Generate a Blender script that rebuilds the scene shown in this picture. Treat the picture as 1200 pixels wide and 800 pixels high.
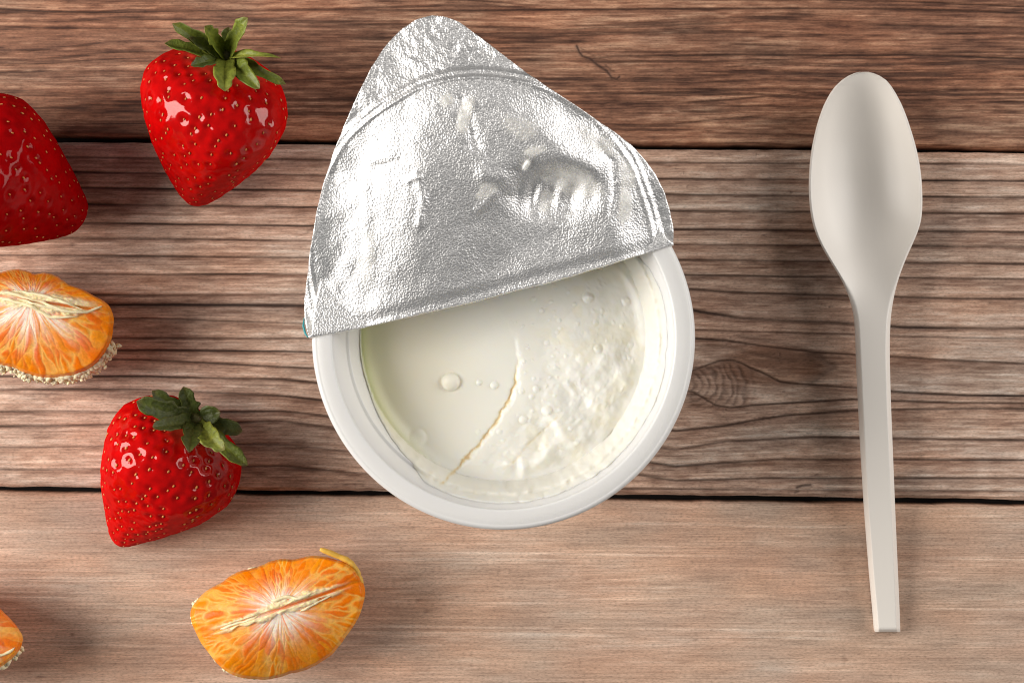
import bpy, math
import numpy as np
from mathutils import Vector

rng = np.random.default_rng(7)
scene = bpy.context.scene
for o in list(bpy.data.objects):
    bpy.data.objects.remove(o)
COL = scene.collection

# ------------------------------------------------------------------ camera
H = 0.45            # camera height above the planks (m)
S = 0.0002          # metres per photo pixel on the plank plane (photo is 1200 x 800)
cam_d = bpy.data.cameras.new('camera')
cam_d.sensor_width = 36.0
cam_d.lens = 36.0 * H / (1200 * S)
cam_d.clip_start = 0.01
cam_d.clip_end = 20
cam_d.dof.use_dof = True
cam_d.dof.focus_distance = H - 0.020
cam_d.dof.aperture_fstop = 32
cam = bpy.data.objects.new('camera', cam_d)
cam.location = (0, 0, H)
COL.objects.link(cam)
scene.camera = cam

# ------------------------------------------------------------------ world, lamps, exposure
world = bpy.data.worlds.new('World')
scene.world = world
world.use_nodes = True
bg = world.node_tree.nodes['Background']
bg.inputs['Color'].default_value = (0.93, 0.96, 1.0, 1)
bg.inputs['Strength'].default_value = 0.085


def softbox(name, loc, target, sx, sy, power, color):
    d = bpy.data.lights.new(name, 'AREA')
    d.shape = 'RECTANGLE'
    d.size = sx
    d.size_y = sy
    d.energy = power
    d.color = color
    o = bpy.data.objects.new(name, d)
    o.location = loc
    o.rotation_euler = (Vector(target) - Vector(loc)).to_track_quat('-Z', 'Y').to_euler()
    COL.objects.link(o)
    return o


softbox('key_softbox', (-0.70, 0.03, 0.41), (-0.02, 0, 0.02), 0.46, 0.56, 10.0, (1.0, 0.965, 0.92))
softbox('fill_softbox', (0.80, 0.26, 0.40), (0, 0, 0.02), 0.60, 0.55, 6.6, (1.0, 0.97, 0.94))

vs = scene.view_settings
vs.view_transform = 'Standard'
vs.look = 'None'
vs.exposure = 0.0
vs.gamma = 1.0
vs.use_curve_mapping = False
scene.render.engine = 'CYCLES'
scene.cycles.use_denoising = True
scene.cycles.max_bounces = 10
scene.cycles.filter_width = 1.05

# ------------------------------------------------------------------ numeric helpers
def P(px, py, z):
    """photo pixel + height -> metres"""
    k = S * (H - np.asarray(z, float)) / H
    return np.stack(np.broadcast_arrays((np.asarray(px, float) - 600) * k, (400 - np.asarray(py, float)) * k, np.asarray(z, float)), -1)


def _hash(ix, iy, seed):
    h = (ix.astype(np.int64) * 374761393 + iy.astype(np.int64) * 668265263 + seed * 1442695041) & 0x7fffffff
    h = ((h ^ (h >> 13)) * 1274126177) & 0x7fffffff
    h = ((h ^ (h >> 16)) * 668265263) & 0x7fffffff
    return ((h ^ (h >> 15)) & 0xffff) / 65535.0


def vn(x, y, seed=0):
    x, y = np.broadcast_arrays(np.asarray(x, float), np.asarray(y, float))
    ix, iy = np.floor(x), np.floor(y)
    fx, fy = x - ix, y - iy
    fx = fx * fx * fx * (fx * (fx * 6 - 15) + 10)
    fy = fy * fy * fy * (fy * (fy * 6 - 15) + 10)
    a, b = _hash(ix, iy, seed), _hash(ix + 1, iy, seed)
    c, d = _hash(ix, iy + 1, seed), _hash(ix + 1, iy + 1, seed)
    return (a + (b - a) * fx) * (1 - fy) + (c + (d - c) * fx) * fy


def fbm(x, y, seed=0, octv=4, gain=0.5):
    s, a, n = 0, 1.0, 0
    for k in range(octv):
        s = s + a * vn(x * 2 ** k, y * 2 ** k, seed + 17 * k)
        n += a
        a *= gain
    return s / n


def sst(a, b, x):
    t = np.clip((x - a) / (b - a), 0, 1)
    return t * t * (3 - 2 * t)


def g(d, w):
    return np.exp(-(d / w) ** 2)


def dist_poly(px, py, pts):
    """distance of every point to a polyline (pixels)"""
    best = np.full(np.shape(px), 1e9)
    for (x0, y0), (x1, y1) in zip(pts[:-1], pts[1:]):
        dx, dy = x1 - x0, y1 - y0
        L = dx * dx + dy * dy
        t = np.clip(((px - x0) * dx + (py - y0) * dy) / L, 0, 1)
        best = np.minimum(best, np.hypot(px - x0 - t * dx, py - y0 - t * dy))
    return best


def mix(a, b, t):
    t = np.asarray(t)[..., None]
    return np.asarray(a) * (1 - t) + np.asarray(b) * t


def srgb(r, gg, b):
    f = lambda c: c / 12.92 if c <= 0.04045 else ((c + 0.055) / 1.055) ** 2.4
    return (f(r / 255), f(gg / 255), f(b / 255))


# ------------------------------------------------------------------ object helpers
ORIGIN = {}


def tag(o, label=None, category=None, group=None, kind=None):
    for k, v in (('label', label), ('category', category), ('group', group), ('kind', kind)):
        if v:
            o[k] = v
    return o


def empty(name, loc):
    o = bpy.data.objects.new(name, None)
    o.empty_display_size = 0.01
    o.location = [float(c) for c in loc]
    COL.objects.link(o)
    ORIGIN[o.name] = np.array([float(c) for c in loc])
    return o


def build(name, verts, faces, mat, parent=None, smooth=True, color=None, floats=None, normals=None):
    """verts (n,3) in world metres; faces = list of int arrays (k,4)/(k,3)"""
    verts = np.asarray(verts, np.float32).reshape(-1, 3)
    off = ORIGIN[parent.name] if parent is not None else np.zeros(3)
    me = bpy.data.meshes.new(name)
    me.vertices.add(len(verts))
    me.vertices.foreach_set('co', (verts - off).astype(np.float32).ravel())
    if not isinstance(faces, (list, tuple)):
        faces = [faces]
    faces = [np.asarray(f, np.int32) for f in faces if len(f)]
    loops = np.concatenate([f.ravel() for f in faces])
    tot = np.concatenate([np.full(len(f), f.shape[1], np.int32) for f in faces])
    start = np.concatenate([[0], np.cumsum(tot)[:-1]]).astype(np.int32)
    me.loops.add(len(loops))
    me.polygons.add(len(tot))
    me.polygons.foreach_set('loop_start', start)
    me.loops.foreach_set('vertex_index', loops)
    me.polygons.foreach_set('use_smooth', np.full(len(tot), smooth))
    me.update(calc_edges=True)
    me.validate()
    if color is not None:
        a = me.color_attributes.new('tint', 'FLOAT_COLOR', 'POINT')
        c = np.ones((len(verts), 4), np.float32)
        c[:, :3] = np.asarray(color).reshape(-1, 3)
        a.data.foreach_set('color', c.ravel())
    for k, v in (floats or {}).items():
        a = me.attributes.new(k, 'FLOAT', 'POINT')
        a.data.foreach_set('value', np.asarray(v, np.float32).ravel())
    if normals is not None:
        me.normals_split_custom_set_from_vertices(np.asarray(normals).reshape(-1, 3).tolist())
    if mat:
        me.materials.append(mat)
    o = bpy.data.objects.new(name, me)
    COL.objects.link(o)
    if parent is not None:
        o.parent = parent
    ORIGIN[o.name] = off
    return o


def grid_faces(n, m, cyc=False, base=0, flip=False):
    """n rows x m columns; cyc wraps the columns"""
    i = np.arange(n - 1)[:, None]
    j = np.arange(m if cyc else m - 1)[None, :]
    j2 = (j + 1) % m
    f = np.stack(np.broadcast_arrays(i * m + j, i * m + j2, (i + 1) * m + j2, (i + 1) * m + j), -1).reshape(-1, 4) + base
    return f[:, ::-1] if flip else f


def tube(path, radii, nseg=10, caps=True):
    path = np.asarray(path, float)
    n = len(path)
    tang = np.gradient(path, axis=0)
    tang /= np.linalg.norm(tang, axis=1, keepdims=True) + 1e-12
    up = np.array([0.13, 0.21, 0.97])
    a = np.cross(tang, up)
    a /= np.linalg.norm(a, axis=1, keepdims=True) + 1e-12
    b = np.cross(a, tang)
    th = np.linspace(0, 2 * np.pi, nseg, endpoint=False)
    r = np.broadcast_to(np.asarray(radii, float), (n,))[:, None, None]
    V = path[:, None] + r * (a[:, None] * np.cos(th)[None, :, None] + b[:, None] * np.sin(th)[None, :, None])
    F = [grid_faces(n, nseg, cyc=True)]
    V = V.reshape(-1, 3)
    if caps:
        V = np.concatenate([V, path[:1], path[-1:]])
        c0, c1 = n * nseg, n * nseg + 1
        j = np.arange(nseg)
        F.append(np.stack([np.full(nseg, c0), (j + 1) % nseg, j], 1))
        F.append(np.stack([np.full(nseg, c1), (n - 1) * nseg + j, (n - 1) * nseg + (j + 1) % nseg], 1))
    return V, F


def join(pieces):
    V, F, b = [], [], 0
    for v, fs in pieces:
        V.append(v)
        F += [f + b for f in fs]
        b += len(v)
    return np.concatenate(V), F


def ico(sub=1):
    import bmesh
    bm = bmesh.new()
    bmesh.ops.create_icosphere(bm, subdivisions=sub, radius=1)
    v = np.array([x.co[:] for x in bm.verts])
    f = np.array([[q.index for q in p.verts] for p in bm.faces])
    bm.free()
    return v, f


ICO1, ICO2 = ico(1), ico(2)

# ------------------------------------------------------------------ materials
def material(name):
    m = bpy.data.materials.new(name)
    m.use_nodes = True
    nt = m.node_tree
    b = nt.nodes['Principled BSDF']
    return m, nt, b


def noise_node(nt, coord, scale, detail=3, rough=0.55, vec_scale=None):
    if vec_scale:
        mp = nt.nodes.new('ShaderNodeMapping')
        mp.inputs['Scale'].default_value = vec_scale
        nt.links.new(coord, mp.inputs['Vector'])
        coord = mp.outputs['Vector']
    n = nt.nodes.new('ShaderNodeTexNoise')
    n.inputs['Scale'].default_value = scale
    n.inputs['Detail'].default_value = detail
    n.inputs['Roughness'].default_value = rough
    nt.links.new(coord, n.inputs['Vector'])
    return n


def ramp(nt, src, stops):
    r = nt.nodes.new('ShaderNodeValToRGB')
    els = r.color_ramp.elements
    while len(els) > len(stops):
        els.remove(els[-1])
    while len(els) < len(stops):
        els.new(0.5)
    for e, (p, c) in zip(els, stops):
        e.position = p
        e.color = (c, c, c, 1) if not hasattr(c, '__len__') else (*c, 1)
    nt.links.new(src, r.inputs['Fac'])
    return r


def mul_color(nt, a, b, fac=1.0, mode='MULTIPLY'):
    m = nt.nodes.new('ShaderNodeMix')
    m.data_type = 'RGBA'
    m.blend_type = mode
    m.inputs['Factor'].default_value = fac
    for s, i in ((a, 6), (b, 7)):
        if hasattr(s, 'default_value') and hasattr(s, 'links'):
            nt.links.new(s, m.inputs[i])
        else:
            m.inputs[i].default_value = (*s, 1)
    return m.outputs[2]


def bump(nt, b, height, strength, dist, chain=None):
    n = nt.nodes.new('ShaderNodeBump')
    n.inputs['Strength'].default_value = strength
    n.inputs['Distance'].default_value = dist
    nt.links.new(height, n.inputs['Height'])
    if chain is not None:
        nt.links.new(chain, n.inputs['Normal'])
    nt.links.new(n.outputs['Normal'], b.inputs['Normal'])
    return n.outputs['Normal']


def attr(nt, name='tint'):
    a = nt.nodes.new('ShaderNodeAttribute')
    a.attribute_name = name
    return a


def objco(nt):
    return nt.nodes.new('ShaderNodeTexCoord').outputs['Object']


def wood_material(name, fibre_lo, fibre_hi, rough):
    m, nt, b = material(name)
    co = objco(nt)
    a = attr(nt)
    f1 = noise_node(nt, co, 1.0, 5, 0.7, (95, 2500, 1))
    r1 = ramp(nt, f1.outputs['Fac'], [(0.30, fibre_lo), (0.70, fibre_hi)])
    c = mul_color(nt, a.outputs['Color'], r1.outputs['Color'])
    f2 = noise_node(nt, co, 1.0, 4, 0.65, (1100, 3600, 1))
    r2 = ramp(nt, f2.outputs['Fac'], [(0.30, 0.62), (0.47, 1.0), (0.72, 1.25)])
    c = mul_color(nt, c, r2.outputs['Color'])
    f3 = noise_node(nt, co, 1.0, 2, 0.5, (38, 90, 1))
    r3 = ramp(nt, f3.outputs['Fac'], [(0.3, (0.93, 0.90, 0.90)), (0.7, (1.06, 1.02, 0.99))])
    c = mul_color(nt, c, r3.outputs['Color'])
    f4 = noise_node(nt, co, 1.0, 3, 0.6, (16, 3200, 1))
    r4 = ramp(nt, f4.outputs['Fac'], [(0.34, (0.84, 0.81, 0.79)), (0.46, (1.0, 1.0, 1.0)), (0.60, (1.0, 1.0, 1.0)), (0.68, (1.22, 1.22, 1.20))])
    c = mul_color(nt, c, r4.outputs['Color'])
    nt.links.new(c, b.inputs['Base Color'])
    b.inputs['Roughness'].default_value = rough
    b.inputs['Specular IOR Level'].default_value = 0.3
    n1 = bump(nt, b, f1.outputs['Fac'], 0.35, 0.0002)
    bump(nt, b, f2.outputs['Fac'], 0.3, 0.00012, n1)
    return m


def simple(name, color, rough=0.5, sss=0.0, sss_r=(1, 1, 1), sss_scale=0.002, spec=0.5, **kw):
    m, nt, b = material(name)
    b.inputs['Base Color'].default_value = (*color, 1)
    b.inputs['Roughness'].default_value = rough
    b.inputs['Specular IOR Level'].default_value = spec
    if sss:
        b.inputs['Subsurface Weight'].default_value = sss
        b.inputs['Subsurface Radius'].default_value = sss_r
        b.inputs['Subsurface Scale'].default_value = sss_scale
    return m, nt, b


M = {}
M['wood_brown'] = wood_material('brown_weathered_wood', 0.66, 1.28, 0.62)
M['wood_ridged'] = wood_material('ridged_weathered_wood', 0.74, 1.20, 0.62)
M['wood_pale'] = wood_material('pale_fine_grained_wood', 0.74, 1.20, 0.60)
M['under'] = simple('dark_backing_board', (0.012, 0.009, 0.007), 0.9)[0]

m, nt, b = simple('translucent_white_plastic', (0.77, 0.757, 0.73), 0.36, 0.5, (1, 1, 0.9), 0.003)
n = noise_node(nt, objco(nt), 2600, 3)
bump(nt, b, n.outputs['Fac'], 0.25, 0.0001)
M['plastic'] = m

m, nt, b = simple('offwhite_spoon_plastic', (0.83, 0.775, 0.705), 0.40)
n = noise_node(nt, objco(nt), 1800, 2)
bump(nt, b, n.outputs['Fac'], 0.06, 0.0001)
M['spoon'] = m

# foil: metal with a pebbled embossing
m, nt, b = simple('embossed_silver_foil', (0.90, 0.885, 0.87), 0.50)
b.inputs['Metallic'].default_value = 1.0
co = objco(nt)
v = nt.nodes.new('ShaderNodeTexVoronoi')
v.feature = 'SMOOTH_F1'
v.inputs['Scale'].default_value = 2600
v.inputs['Smoothness'].default_value = 0.5
dn = noise_node(nt, co, 900, 2)
va = nt.nodes.new('ShaderNodeVectorMath')
va.operation = 'MULTIPLY_ADD'
nt.links.new(dn.outputs['Color'], va.inputs[0])
va.inputs[1].default_value = (0.0004, 0.0004, 0.0004)
nt.links.new(co, va.inputs[2])
nt.links.new(va.outputs['Vector'], v.inputs['Vector'])
n2 = noise_node(nt, co, 420, 4, 0.6)
n1 = bump(nt, b, v.outputs['Distance'], 0.60, 0.00022)
bump(nt, b, n2.outputs['Fac'], 0.07, 0.0004, n1)
M['foil'] = m
M['print'] = simple('teal_printed_foil', (0.03, 0.30, 0.32), 0.35)[0]

m, nt, b = simple('creamy_yogurt', (0.86, 0.80, 0.67), 0.42, 0.8, (1.0, 0.88, 0.66), 0.0022, 0.35)
a = attr(nt)
nt.links.new(a.outputs['Color'], b.inputs['Base Color'])
n = noise_node(nt, objco(nt), 1500, 3)
bump(nt, b, n.outputs['Fac'], 0.10, 0.0002)
M['yogurt'] = m

m, nt, b = simple('thin_yogurt_smear', (0.93, 0.91, 0.86), 0.35, 0.3, (1, .9, .7), 0.001)
a = attr(nt, 'cover')
tr = nt.nodes.new('ShaderNodeBsdfTransparent')
mx = nt.nodes.new('ShaderNodeMixShader')
n = noise_node(nt, objco(nt), 900, 4)
r = ramp(nt, n.outputs['Fac'], [(0.30, 0.55), (0.60, 1.0)])
mm = nt.nodes.new('ShaderNodeMath')
mm.operation = 'MULTIPLY'
nt.links.new(a.outputs['Fac'], mm.inputs[0])
nt.links.new(r.outputs['Color'], mm.inputs[1])
nt.links.new(mm.outputs[0], mx.inputs['Fac'])
nt.links.new(tr.outputs[0], mx.inputs[1])
nt.links.new(b.outputs[0], mx.inputs[2])
nt.links.new(mx.outputs[0], nt.nodes['Material Output'].inputs['Surface'])
M['smear'] = m

m, nt, b = simple('clear_greenish_whey', (0.74, 0.80, 0.46), 0.10)
a = attr(nt, 'cover')
tr = nt.nodes.new('ShaderNodeBsdfTransparent')
tr.inputs['Color'].default_value = (0.86, 0.90, 0.56, 1)
mx = nt.nodes.new('ShaderNodeMixShader')
fr = nt.nodes.new('ShaderNodeMath')
fr.operation = 'MULTIPLY'
fr.inputs[1].default_value = 0.35
nt.links.new(a.outputs['Fac'], fr.inputs[0])
tr2 = nt.nodes.new('ShaderNodeBsdfTransparent')
mx0 = nt.nodes.new('ShaderNodeMixShader')
nt.links.new(a.outputs['Fac'], mx0.inputs['Fac'])
nt.links.new(tr2.outputs[0], mx0.inputs[1])
nt.links.new(tr.outputs[0], mx0.inputs[2])
nt.links.new(fr.outputs[0], mx.inputs['Fac'])
nt.links.new(mx0.outputs[0], mx.inputs[1])
nt.links.new(b.outputs[0], mx.inputs[2])
nt.links.new(mx.outputs[0], nt.nodes['Material Output'].inputs['Surface'])
M['whey'] = m

m, nt, b = simple('glossy_strawberry_flesh', (0.55, 0.010, 0.006), 0.12, 0.12, (1.0, 0.08, 0.04), 0.0008, 0.0)
a = attr(nt)
co = objco(nt)
n = noise_node(nt, co, 420, 4)
r = ramp(nt, n.outputs['Fac'], [(0.3, 0.80), (0.7, 1.12)])
c = mul_color(nt, a.outputs['Color'], r.outputs['Color'])
nt.links.new(c, b.inputs['Base Color'])
n = noise_node(nt, co, 700, 3)
bump(nt, b, n.outputs['Fac'], 0.07, 0.0004)
rr = ramp(nt, n.outputs['Fac'], [(0.3, 0.06), (0.7, 0.13)])
gl = nt.nodes.new('ShaderNodeBsdfGlossy')
gl.inputs['Color'].default_value = (1.0, 0.86, 0.82, 1)
nt.links.new(rr.outputs['Color'], gl.inputs['Roughness'])
bn = next(x for x in nt.nodes if x.type == 'BUMP')
nt.links.new(bn.outputs['Normal'], gl.inputs['Normal'])
mx = nt.nodes.new('ShaderNodeMixShader')
mx.inputs['Fac'].default_value = 0.036
nt.links.new(b.outputs[0], mx.inputs[1])
nt.links.new(gl.outputs[0], mx.inputs[2])
nt.links.new(mx.outputs[0], nt.nodes['Material Output'].inputs['Surface'])
M['flesh'] = m
m2 = m.copy()
m2.name = 'dull_strawberry_flesh'
next(x for x in m2.node_tree.nodes if x.type == 'MIX_SHADER').inputs['Fac'].default_value = 0.012
M['flesh_dull'] = m2
M['seed'] = simple('straw_yellow_seed', (0.62, 0.24, 0.06), 0.32)[0]

m, nt, b = simple('strawberry_leaf', (0.09, 0.14, 0.025), 0.5, 0.0)
a = attr(nt)
co = objco(nt)
n = noise_node(nt, co, 900, 4)
r = ramp(nt, n.outputs['Fac'], [(0.3, 0.65), (0.7, 1.25)])
c = mul_color(nt, a.outputs['Color'], r.outputs['Color'])
nt.links.new(c, b.inputs['Base Color'])
bump(nt, b, n.outputs['Fac'], 0.55, 0.0006)
M['leaf'] = m

m, nt, b = simple('mandarin_pulp', (0.80, 0.26, 0.01), 0.30, 0.35, (1.0, 0.42, 0.04), 0.0008, 0.14)
a = attr(nt)
co = objco(nt)
n = noise_node(nt, co, 1200, 3)
r = ramp(nt, n.outputs['Fac'], [(0.3, 0.86), (0.7, 1.08)])
c = mul_color(nt, a.outputs['Color'], r.outputs['Color'])
nt.links.new(c, b.inputs['Base Color'])
bump(nt, b, n.outputs['Fac'], 0.25, 0.0003)
M['pulp'] = m

m, nt, b = simple('cream_pith', (0.92, 0.78, 0.48), 0.65, 0.3, (1, 0.8, 0.4), 0.001)
n = noise_node(nt, objco(nt), 2200, 3)
bump(nt, b, n.outputs['Fac'], 0.3, 0.0003)
M['pith'] = m
M['strand'] = simple('yellow_pith_strand', (0.86, 0.52, 0.08), 0.5, 0.3, (1, 0.7, 0.2), 0.001)[0]

# ------------------------------------------------------------------ the planked table top
XL, XR = -260.0, 1460.0
gap1_top = lambda x: 158.0 + 0.0139 * x
gap1_bot = lambda x: 165.4 + 0.0118 * x
gap2_top = lambda x: 570.0 + 0.0125 * x
gap2_bot = lambda x: 576.8 + 0.0133 * x


def columns(fine=()):
    xs = list(np.arange(XL, XR + 1, 5.0))
    for a, b_, st in fine:
        xs += list(np.arange(a, b_, st))
    return np.unique(np.round(xs, 2))


def plank(name, xs, top_fn, bot_fn, rows, lines, strokes, palette, mat, seed, saw_amt, relief, parent, filler=0.0, knot=None):
    n, mcol = rows, len(xs)
    top = top_fn(xs) + 1.6 * (vn(xs / 60, 0, seed) - .5) + 0.8 * (vn(xs / 14, 3, seed) - .5)
    bot = bot_fn(xs) + 1.6 * (vn(xs / 60, 9, seed) - .5) + 0.8 * (vn(xs / 14, 7, seed) - .5)
    t = np.linspace(0, 1, n)[:, None]
    Y = top[None] * (1 - t) + bot[None] * t
    X = np.broadcast_to(xs[None], Y.shape)
    # growth lines, interpolated over x and sorted per column
    L = []
    for li, (pts, w, st) in enumerate(lines):
        p = np.array(pts, float)
        yy = np.interp(xs, p[:, 0], p[:, 1])
        k = np.ones(3) / 3
        yy = np.convolve(np.pad(yy, 1, 'edge'), k, 'valid')
        yy = yy + 1.0 * (fbm(xs / 70, li * 3.3, seed + 40, 3) - .5)
        L.append(yy)
    L = np.array(L) if L else np.zeros((0, mcol))
    order = np.argsort(L.mean(1)) if len(L) else []
    LA = np.concatenate([top[None] - 20, np.sort(L, axis=0), bot[None] + 18], 0)
    v = np.zeros_like(Y)
    frac = np.zeros_like(Y)
    for k in range(len(LA) - 1):
        a, b_ = LA[k][None], LA[k + 1][None]
        ins = (Y >= a) & (Y < b_)
        f = (Y - a) / np.maximum(b_ - a, 1e-3)
        v = np.where(ins, k + f, v)
        frac = np.where(ins, f, frac)
    dark = np.zeros_like(Y)
    soft = np.zeros_like(Y)
    for (pts, w, st), yy in zip(lines, L):
        p = np.array(pts, float)
        fade = sst(p[0, 0] - 30, p[0, 0] + 20, xs) * (1 - sst(p[-1, 0] - 20, p[-1, 0] + 30, xs))
        if p[0, 0] <= XL + 1: fade = 1 - sst(p[-1, 0] - 20, p[-1, 0] + 30, xs) if p[-1, 0] < XR - 1 else np.ones_like(xs)
        elif p[-1, 0] >= XR - 1: fade = sst(p[0, 0] - 30, p[0, 0] + 20, xs)
        vary = (0.6 + 0.7 * vn(xs / 90, w * 7.7 + p[0, 1], seed + 5)) * fade
        d = Y - yy[None]
        dark = np.maximum(dark, st * vary[None] * g(d, w))
        soft = np.maximum(soft, 0.26 * st * vary[None] * np.where(d > 0, g(d, w * 4.5), g(d, w * 1.7)))
    # fine streaks which follow the growth lines
    st1 = fbm(X / 190, v * 5.0 + Y * 0.07, seed + 1, 4, .6)
    st2 = fbm(X / 55, v * 9 + Y * 0.25, seed + 2, 3, .6)
    blot = fbm(X / 120, Y / 45, seed + 3, 3)
    lfc = 1.0 if lines else 0.6
    tone = 0.5 + lfc * (0.60 * (st1 - .5) + 0.50 * (st2 - .5) + 0.5 * (blot - .5)) + saw_amt * (frac ** 1.3 - 0.45)
    if filler:
        fl = fbm(X / 150, Y / 4.2 + 2.2 * vn(X / 170, Y / 60, seed + 8), seed + 6, 3, .6)
        dark = np.maximum(dark, filler * sst(0.60, 0.76, fl))
        soft = np.maximum(soft, 0.25 * filler * sst(0.52, 0.7, fl))
        tone = tone + 0.5 * filler * (0.5 - fl)
    fleck = fbm(X / 16, Y / 3.2, seed + 33, 2)
    tone = tone + (0.55 if lines else 0.2) * (fleck - .5)
    for pts, w, st in strokes:
        dd = dist_poly(X, Y, pts)
        dark = np.maximum(dark, st * g(dd, w))
    red = np.zeros_like(Y)
    if knot:
        kx, ky = knot
        dx, dy = (X - kx) / 1.12, (Y - ky)
        rr = np.hypot(dx, dy * 1.15) + 9.0 * (fbm(X / 14, Y / 14, 91, 3) - .5)
        ins = sst(74, 60, rr) * sst(-10, 8, dx) * sst(30, 22, np.abs(Y - ky - 1))
        ring = (0.5 + 0.5 * np.cos(rr / 7.6 * 2 * np.pi)) ** 2.0
        dark = np.maximum(dark, ins * ring * 0.42 * (0.4 + 0.9 * vn(X / 9, Y / 7, 92)))
        tone = tone - 0.28 * ins
        # brown resin stain spreading from the knot
        stain = sst(0.0, 30.0, 66 - np.hypot((X - 905) / 1.15, (Y - 428) * 2.2)) * sst(982, 962, X)
        tone = tone - 0.34 * stain
        red = stain * 0.5
    if not lines:
        sk = vn(X / 300, Y / 1.6, seed + 70) * vn(X / 150, Y / 26, seed + 71)
        tone = tone + 0.22 * sst(.50, .70, sk)
        for yy in (606, 641, 728, 736, 700):
            tone = tone + 0.30 * g(Y - yy - 0.012 * X + 1.5 * vn(X / 200, yy, 3), 1.3) * sst(.25, .6, vn(X / 130, yy * 1.7, 72))
    # small pits and specks
    speck = (vn(X / 4.5, Y / 3.0, seed + 60) > 0.955) & (vn(X / 40, Y / 22, seed + 61) > 0.55)
    dark = np.maximum(dark, 0.35 * speck)
    tone = np.clip(tone - soft * 0.9, 0, 1)
    lo, mid, hi, line = palette
    colr = np.where(tone[..., None] < .5, mix(lo, mid, np.clip(tone * 2, 0, 1)), mix(mid, hi, np.clip(tone * 2 - 1, 0, 1)))
    warm = fbm(X / 90, Y / 30, seed + 12, 3)
    colr = colr * (1 + 0.22 * (warm - .5)[..., None] * np.array([1.2, 0.1, -0.6]))
    colr = mix(colr, colr * np.array([1.0, .78, .6]), red)
    colr = mix(colr, line, np.clip(dark, 0, 1))
    # relief
    z = relief * (frac ** 1.5 - 1) * 0.5 - 0.00035 * dark - 0.0001 * soft + relief * 0.5 * (st2 - .5)
    ed = np.minimum(Y - top[None], bot[None] - Y)
    z = z - 0.0009 * g(ed, 2.2)
    V = P(X, Y, 0.0 * X)
    V[..., 2] = z
    # skirts down the plank's long edges
    s0 = V[0].copy(); s0[:, 2] = -0.0075
    s1 = V[-1].copy(); s1[:, 2] = -0.0075
    V = np.concatenate([s0[None], V, s1[None]], 0)
    C = np.concatenate([colr[:1] * 0.8, colr, colr[-1:] * 0.8], 0)
    return build(name, V, grid_faces(n + 2, mcol, flip=True), mat, parent, color=C)


table_v = np.array([[-.26, -.2, -.0105], [.26, -.2, -.0105], [.26, .2, -.0105], [-.26, .2, -.0105],
                    [-.26, -.2, -.0075], [.26, -.2, -.0075], [.26, .2, -.0075], [-.26, .2, -.0075]])
table_f = np.array([[3, 2, 1, 0], [4, 5, 6, 7], [0, 1, 5, 4], [1, 2, 6, 5], [2, 3, 7, 6], [3, 0, 4, 7]])
table = build('tabletop', table_v, table_f, M['under'], smooth=False)
tag(table, 'tabletop of weathered brown planks with dark gaps between', kind='structure')

W_ = lambda *p: [(XL, p[0][1])] + list(p) + [(XR, p[-1][1] + 2)]
top_lines = [
    (W_((0, 10), (60, 14), (140, 14.5), (200, 13), (340, 11.5), (560, 12.4), (780, 10.6), (980, 10), (1060, 11), (1200, 15)), 1.1, .85),
    ([(980, 0), (1060, 2), (1200, 8), (XR, 14)], 0.9, .7),
    (W_((0, 32), (200, 34), (330, 30), (560, 35), (650, 36), (700, 33), (900, 25), (1060, 30), (1200, 33)), 1.2, .5),
    ([(690, 69), (720, 66), (800, 65), (860, 64), (980, 65), (1060, 64), (1130, 66), (1200, 69), (XR, 74)], 1.2, .8),
    (W_((0, 72), (100, 73), (190, 71), (340, 62), (450, 60)), 1.2, .45),
    ([(780, 82), (850, 79), (900, 74), (980, 78), (1060, 75), (1200, 78), (XR, 80)], 1.2, .4),
    ([(560, 90), (640, 93), (760, 95), (820, 97), (900, 93), (960, 95), (1060, 94), (1200, 92), (XR, 92)], 1.3, .55),
    (W_((0, 85), (120, 83), (230, 86), (340, 84), (420, 88)), 1.1, .4),
    ([(650, 110), (720, 110), (800, 108), (860, 105), (920, 104), (960, 112), (1100, 107), (1200, 104), (XR, 104)], 1.3, .6),
    ([(800, 121), (860, 117), (900, 113), (960, 116), (1080, 118), (1200, 115), (XR, 115)], 1.1, .5),
    (W_((0, 108), (100, 110), (200, 108), (340, 105), (400, 104)), 1.3, .4),
    ([(690, 150), (720, 148.5), (800, 145), (840, 140), (890, 137)], 1.2, .75),
    ([(760, 132), (820, 130), (880, 128), (930, 127), (1000, 127), (1120, 130), (1200, 129)], 1.2, .4),
    (W_((0, 128), (120, 130), (240, 128), (340, 126), (420, 124)), 1.2, .3),
    ([(340, 115), (420, 118), (560, 130), (700, 132)], 1.2, .4),
    ([(890, 142), (930, 142), (960, 141)], 2.0, .5),
]
scratch = [([(676, 54), (679, 61), (683, 66), (692, 69), (700, 76), (711, 83), (717, 91), (723, 93), (726, 90)], 1.7, .85),
           ([(681, 57), (690, 62), (698, 67)], 1.2, .4), ([(710, 77), (716, 82), (720, 84)], 1.2, .5)]
pal_top = (srgb(84, 54, 41), srgb(146, 104, 81), srgb(200, 158, 128), srgb(44, 28, 22))
pal_mid = (srgb(134, 104, 87), srgb(192, 162, 142), srgb(234, 213, 195), srgb(40, 25, 19))
pal_bot = (srgb(152, 124, 105), srgb(196, 166, 144), srgb(231, 207, 186), srgb(96, 64, 50))

plank('plank', columns([(666, 736, 1.2), (780, 960, 2.5)]), lambda x: -190 + 0 * x, gap1_top, 350, top_lines, scratch, pal_top, M['wood_brown'], 11, 0.10,
      0.00016, table, filler=0.55)

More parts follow.
